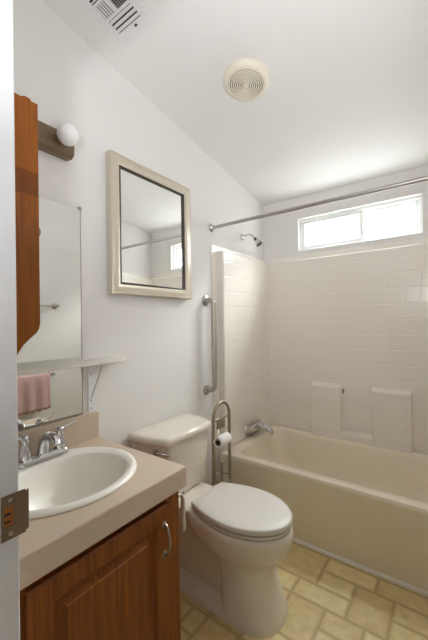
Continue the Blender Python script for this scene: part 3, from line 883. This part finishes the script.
obj('tank_lid', bm, PORC, toi, smooth=0.75, bevel=0.004, bseg=3)
# flush lever on the chamfer of the tank front
bm = NB(); lathe(bm, [(0.013, 0), (0.013, 0.008), (0.008, 0.014)], (0.176, 0.156, 0.660), (0.45, -0.9, 0), 16)
fl = obj('flush_lever', bm, CHROME, toi, smooth=0.8)
bm = NB(); tube(bm, [(0.182, 0.142, 0.660), (0.200, 0.150, 0.658), (0.225, 0.169, 0.652), (0.242, 0.189, 0.648)], [0.006, 0.0055, 0.005, 0.006], 10)
obj('lever_arm', bm, CHROME, fl, smooth=0.9)
# seat and lid
def seat_outline(g, z, n=20):
    xb, xw, xf, hw, bw = 0.352, 0.555, 0.787, 0.170, 0.118
    pts = []
    for k in range(2*n+1):
        a = -math.pi/2+math.pi*k/(2*n)
        pts.append((xw+(xf+g-xw)*math.cos(a), TC+(hw+g)*math.sin(a)))
    side = []
    for k in range(1, 9):
        t = k/8
        w = (hw+g)+(bw-hw)*(t**1.8)
        side.append((xw+(xb-g-xw)*t, w))
    left = [(x, TC+w) for x, w in side]
    right = [(x, TC-w) for x, w in side[::-1]]
    # soften the two rear corners
    return [(x, y, z) for x, y in pts+left+right]
bm = NB(); loft(bm, [seat_outline(-0.002, 0.4045), seat_outline(0.001, 0.406), seat_outline(0.001, 0.415), seat_outline(-0.001, 0.4165)])
obj('seat', bm, SEATW, toi, smooth=0.7)
bm = NB(); loft(bm, [seat_outline(-0.001, 0.4225), seat_outline(0.003, 0.4245), seat_outline(0.003, 0.438), seat_outline(0.0, 0.4425), seat_outline(-0.006, 0.4450), seat_outline(-0.05, 0.4475), seat_outline(-0.10, 0.4485)])
obj('seat_lid', bm, SEATW, toi, smooth=0.8)
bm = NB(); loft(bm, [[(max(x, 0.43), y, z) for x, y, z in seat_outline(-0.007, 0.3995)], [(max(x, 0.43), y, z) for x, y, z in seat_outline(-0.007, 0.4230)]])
obj('seat_gap_shade', bm, DARK, toi)  # dark slab standing in for the shade between bowl, seat and lid
for s in (-1, 1):
    bm = NB(); box(bm, 0.326, 0.362, TC+s*0.085-0.016, TC+s*0.085+0.016, 0.3995, 0.432)
    obj('hinge', bm, SEATW, toi, smooth=0.6, bevel=0.006, bseg=3)

# white strip hanging from a small hook on the cabinet's side
hs = thing('hanging_strip', 'narrow white cloth strip hanging at the side of oak vanity', 'cloth strip', (0.50, VY1, 0.60))
bm = NB()
rr = []
for (z, xo, hw, th) in ((0.636, 0.0, 0.008, 0.005), (0.615, 0.003, 0.011, 0.006), (0.58, 0.002, 0.012, 0.006), (0.545, -0.002, 0.013, 0.007), (0.52, 0.004, 0.012, 0.006), (0.500, 0.002, 0.008, 0.004)):
    rr.append([(0.513+xo+hw*math.cos(2*math.pi*k/12), -0.030+th*math.sin(2*math.pi*k/12), z) for k in range(12)])
loft(bm, rr)
obj('strip', bm, CLOTH, hs, smooth=0.9)
bm = NB(); tube(bm, [(0.513, VY1, 0.642), (0.513, -0.045, 0.642), (0.513, -0.028, 0.636), (0.513, -0.021, 0.645)], 0.0035, 8); lathe(bm, [(0.008, 0), (0.006, 0.003)], (0.513, VY1+0.0002, 0.642), (0, 1, 0), 12)
obj('hook', bm, PULLM, hs, smooth=0.9, weld=False)

# ------------------------------------------------------------------ toilet paper stand and roll
PXX, PY0, PY1 = 0.20, 0.592, 0.764
ps = thing('toilet_paper_stand', 'bronze arched toilet paper stand between toilet and tub', 'paper stand', (PXX, 0.678, 0.0))
pc, pr_ = (PY0+PY1)/2, (PY1-PY0)/2
bm = NB()
pth = [(PXX, PY1, 0.02), (PXX, PY1, 0.35), (PXX, PY1, 0.712)]+arc((PXX, pc, 0.712), pr_, 8, 172, 14)+[(PXX, PY0, 0.712), (PXX, PY0, 0.35), (PXX, PY0, 0.02)]
tube(bm, pth, 0.0098, 12)
obj('arch', bm, NICKEL, ps, smooth=0.9)
bm = NB(); tube(bm, [(PXX, PY0, 0.700), (PXX, PY1, 0.700)], 0.005, 10)
obj('crossbar', bm, NICKEL, ps, smooth=0.9)
bm = NB(); lathe(bm, [(0.115, 0.0008), (0.115, 0.010), (0.108, 0.016), (0.02, 0.019)], (PXX+0.0, pc, 0), (0, 0, 1), 36)
obj('base', bm, NICKEL, ps, smooth=0.7)
bm = NB()
box(bm, PXX-0.006, PXX+0.006, pc-0.045, pc+0.03, 0.640, 0.700)
ho = obj('holder_plate', bm, NICKEL, ps, bevel=0.003)
bm = NB(); tube(bm, [(PXX+0.004, pc-0.040, 0.650), (PXX+0.040, pc-0.090, 0.632), (PXX+0.046, pc-0.113, 0.606), (PXX+0.046, pc-0.10, 0.604), (PXX+0.046, pc+0.01, 0.604)], 0.004, 10)
obj('roll_arm', bm, NICKEL, ho, smooth=0.9)
bm = NB(); tube(bm, [(PXX, pc, 0.018), (PXX, pc, 0.42)], 0.005, 10); lathe(bm, [(0.006, 0), (0.011, 0.006), (0.011, 0.012), (0.004, 0.020)], (PXX, pc, 0.415), (0, 0, 1), 16)
obj('spare_roll_rod', bm, NICKEL, ps, smooth=0.9, weld=False)
bm = NB(); tube(bm, arc((PXX, pc, 0.335), 0.060, 0, 360, 28, 'xy'), 0.005, 8, cap=False); tube(bm, [(PXX, PY0, 0.335), (PXX, pc-0.060, 0.335)], 0.004, 8); tube(bm, [(PXX, PY1, 0.335), (PXX, pc+0.060, 0.335)], 0.004, 8)
obj('guard_ring', bm, NICKEL, ps, smooth=0.9, weld=False)
# the roll hangs on the arm
tr = thing('toilet_roll', 'thin white toilet paper roll hanging on the bronze stand', 'toilet paper', (PXX+0.046, 0.62, 0.56))
rx, rz, ra, rb = PXX+0.046, 0.592, 0.572, 0.676
bm = NB()
n = 32
def cyl(rad, yy): return [(rx+rad*math.cos(2*math.pi*k/n), yy, rz+rad*math.sin(2*math.pi*k/n)) for k in range(n)]
loft(bm, [cyl(0.0195, ra), cyl(0.031, ra), cyl(0.033, ra+0.003), cyl(0.033, rb-0.003), cyl(0.031, rb), cyl(0.0195, rb), cyl(0.0195, ra)], cap0=False, cap1=False)
obj('paper', bm, PAPER, tr, smooth=0.7)
bm = NB()
loft(bm, [cyl(0.0195, ra+0.002), cyl(0.0195, rb-0.002), cyl(0.0178, rb-0.002), cyl(0.0178, ra+0.002), cyl(0.0195, ra+0.002)], cap0=False, cap1=False)
obj('cardboard_core', bm, CARD, tr, smooth=0.7)

# ------------------------------------------------------------------ towel bars and towel on the right wall (seen in the wall mirror)
def towel_bar(y0, y1, z, label):
    t = thing('towel_bar', label, 'towel bar', (XR, y1, z), 'towel bars on the right wall')
    bm = NB(); tube(bm, [(XR-0.055, y0, z), (XR-0.055, y1, z)], 0.006, 12)
    obj('bar', bm, STEEL, t, smooth=0.9)
    for y in (y0+0.012, y1-0.012):
        bm = NB(); lathe(bm, [(0.026, 0.0006), (0.026, 0.004), (0.018, 0.010), (0.010, 0.016), (0.010, 0.050), (0.012, 0.056), (0.012, 0.066)], (XR, y, z), (-1, 0, 0), 20)
        obj('post', bm, STEEL, t, smooth=0.7)
    return t
towel_bar(-0.06, 0.545, 1.455, 'bare steel towel bar, the upper one reflected in wall mirror')
towel_bar(-0.10, 0.500, 0.860, 'lower steel towel bar with the pink towel, reflected in wall mirror')
bm = NB()
tw = []
ny = 24
prof = [(-0.030, 0.60), (-0.034, 0.70), (-0.038, 0.80), (-0.040, 0.858), (-0.0475, 0.8695), (-0.055, 0.872), (-0.063, 0.8695), (-0.071, 0.858), (-0.074, 0.80), (-0.078, 0.70), (-0.080, 0.60), (-0.080, 0.575)]
rnd2 = random.Random(5)
for (dx, z) in prof:
    row = []
    for k in range(ny+1):
        y = 0.10+0.35*k/ny
        amp = 0.006*max(0.0, min(1, (0.86-z)/0.15))
        sgn = 1 if dx < -0.055 else 0.3
        zz = z + (0.006*math.sin(k*1.7)+0.004*rnd2.uniform(-1, 1) if z < 0.59 else 0)
        row.append((XR+dx+sgn*amp*math.sin(k*0.9), y, zz))
    tw.append(row)
loft(bm, tw, closed=False, cap0=False, cap1=False)
t = obj('towel', bm, PINK, smooth=2.0)
sm = t.modifiers.new('thickness', 'SOLIDIFY'); sm.thickness = 0.008; sm.offset = 0.0
tag(t, 'dusty pink towel over a steel bar, reflected in the wall mirror', 'towel')

# ------------------------------------------------------------------ ceiling: exhaust fan and air register
cn = Vector((0, -SL, 1)).normalized()        # ceiling normal pointing up
dn = -cn
cu = Vector((1, 0, 0)); cv = cn.cross(cu)
fanp = Vector((0.532, 0.474, ceil_z(0.474)))
ef = thing('exhaust_fan', 'round ivory exhaust fan cover on the sloping ceiling', 'exhaust fan', fanp)
bm = NB(); lathe(bm, [(0.119, 0.0006), (0.120, 0.008), (0.115, 0.018), (0.102, 0.027), (0.091, 0.029)], fanp, dn, 48)
obj('housing', bm, FANM, ef, smooth=0.6)
bm = NB(); lathe(bm, [(0.090, 0.027), (0.090, 0.0295), (0.01, 0.0295)], fanp, dn, 48)
obj('grille_backing', bm, FANG, ef, smooth=0.5)
bm = NB()
for k in range(1, 9):
    r = 0.0105*k+0.0015
    p = [[fanp+dn*h+(cu*math.cos(2*math.pi*i/48)+cv*math.sin(2*math.pi*i/48))*rad for i in range(48)] for rad, h in ((r-0.0031, 0.029), (r-0.0031, 0.033), (r+0.0031, 0.033), (r+0.0031, 0.029))]
    loft(bm, p, cap0=False, cap1=False)
lathe(bm, [(0.010, 0.029), (0.010, 0.034), (0.005, 0.036)], fanp, dn, 20)
obj('grille', bm, FANM, ef, smooth=0.6, weld=False)

# register: a rectangle lying on the slope, its long side running down the slope
vp = Vector((0.243, -0.140, ceil_z(-0.140)))
vt = thing('ceiling_vent', 'white louvered air register in the corner of the ceiling', 'vent', vp)
au = Vector((1, 0, 0)); av = -cv if cv.y < 0 else cv
HL, HW = 0.165, 0.104       # half length down the slope, half width across it
def vpt(u, v, h): return vp+au*u+av*v+dn*h
def vbox(bm, u0, u1, v0, v1, h0, h1):
    loft(bm, [[vpt(u0, v0, h0), vpt(u1, v0, h0), vpt(u1, v1, h0), vpt(u0, v1, h0)], [vpt(u0, v0, h1), vpt(u1, v0, h1), vpt(u1, v1, h1), vpt(u0, v1, h1)]])
EW, EL = HW-0.032, HL-0.052
bm = NB()
vbox(bm, -EW-0.004, EW+0.004, -EL-0.004, EL+0.004, 0.0006, 0.0022)
obj('backing', bm, DARK, vt)
bm = NB()
for a in ((-HW, -EW, -HL, HL), (EW, HW, -HL, HL), (-EW, EW, -HL, -EL), (-EW, EW, EL, HL), (-0.007, 0.007, -0.012, 0.044), (-EW, EW, 0.044, 0.055), (-EW, EW, -0.022, -0.012), (-EW, EW, -0.072, -0.064)):
    vbox(bm, a[0], a[1], a[2], a[3], 0.0008, 0.006)
obj('face_plate', bm, WHITEM, vt, weld=False)
def louvre(u0, u1, v0, v1, n, along, fill):
    for k in range(n):
        bm = NB()
        if along == 'u':
            v = v0+(v1-v0)*(k+0.5)/n; w = (v1-v0)/n*fill/2
            loft(bm, [[vpt(u0, v-w, 0.0025), vpt(u1, v-w, 0.0025), vpt(u1, v-w+0.001, 0.0024), vpt(u0, v-w+0.001, 0.0024)], [vpt(u0, v+w-0.001, 0.0056), vpt(u1, v+w-0.001, 0.0056), vpt(u1, v+w, 0.0050), vpt(u0, v+w, 0.0050)]])
        else:
            u = u0+(u1-u0)*(k+0.5)/n; w = (u1-u0)/n*fill/2
            loft(bm, [[vpt(u-w, v0, 0.0025), vpt(u-w+0.001, v0, 0.0024), vpt(u-w+0.001, v1, 0.0024), vpt(u-w, v1, 0.0025)], [vpt(u+w-0.001, v0, 0.0056), vpt(u+w, v0, 0.0050), vpt(u+w, v1, 0.0050), vpt(u+w-0.001, v1, 0.0056)]])
        obj('louver', bm, WHITEM, vt)
louvre(-EW, EW, 0.055, EL, 3, 'u', 0.62)
louvre(-EW, -0.007, -0.012, 0.044, 5, 'v', 0.88)
louvre(0.007, EW, -0.012, 0.044, 6, 'v', 0.36)
louvre(-EW, EW, -0.064, -0.022, 3, 'u', 0.40)
louvre(-EW, EW, -EL, -0.072, 3, 'u', 0.40)
bm = NB(); vbox(bm, 0.018, 0.030, EL+0.010, EL+0.018, 0.006, 0.010)
obj('damper_lever', bm, DARK, vt)
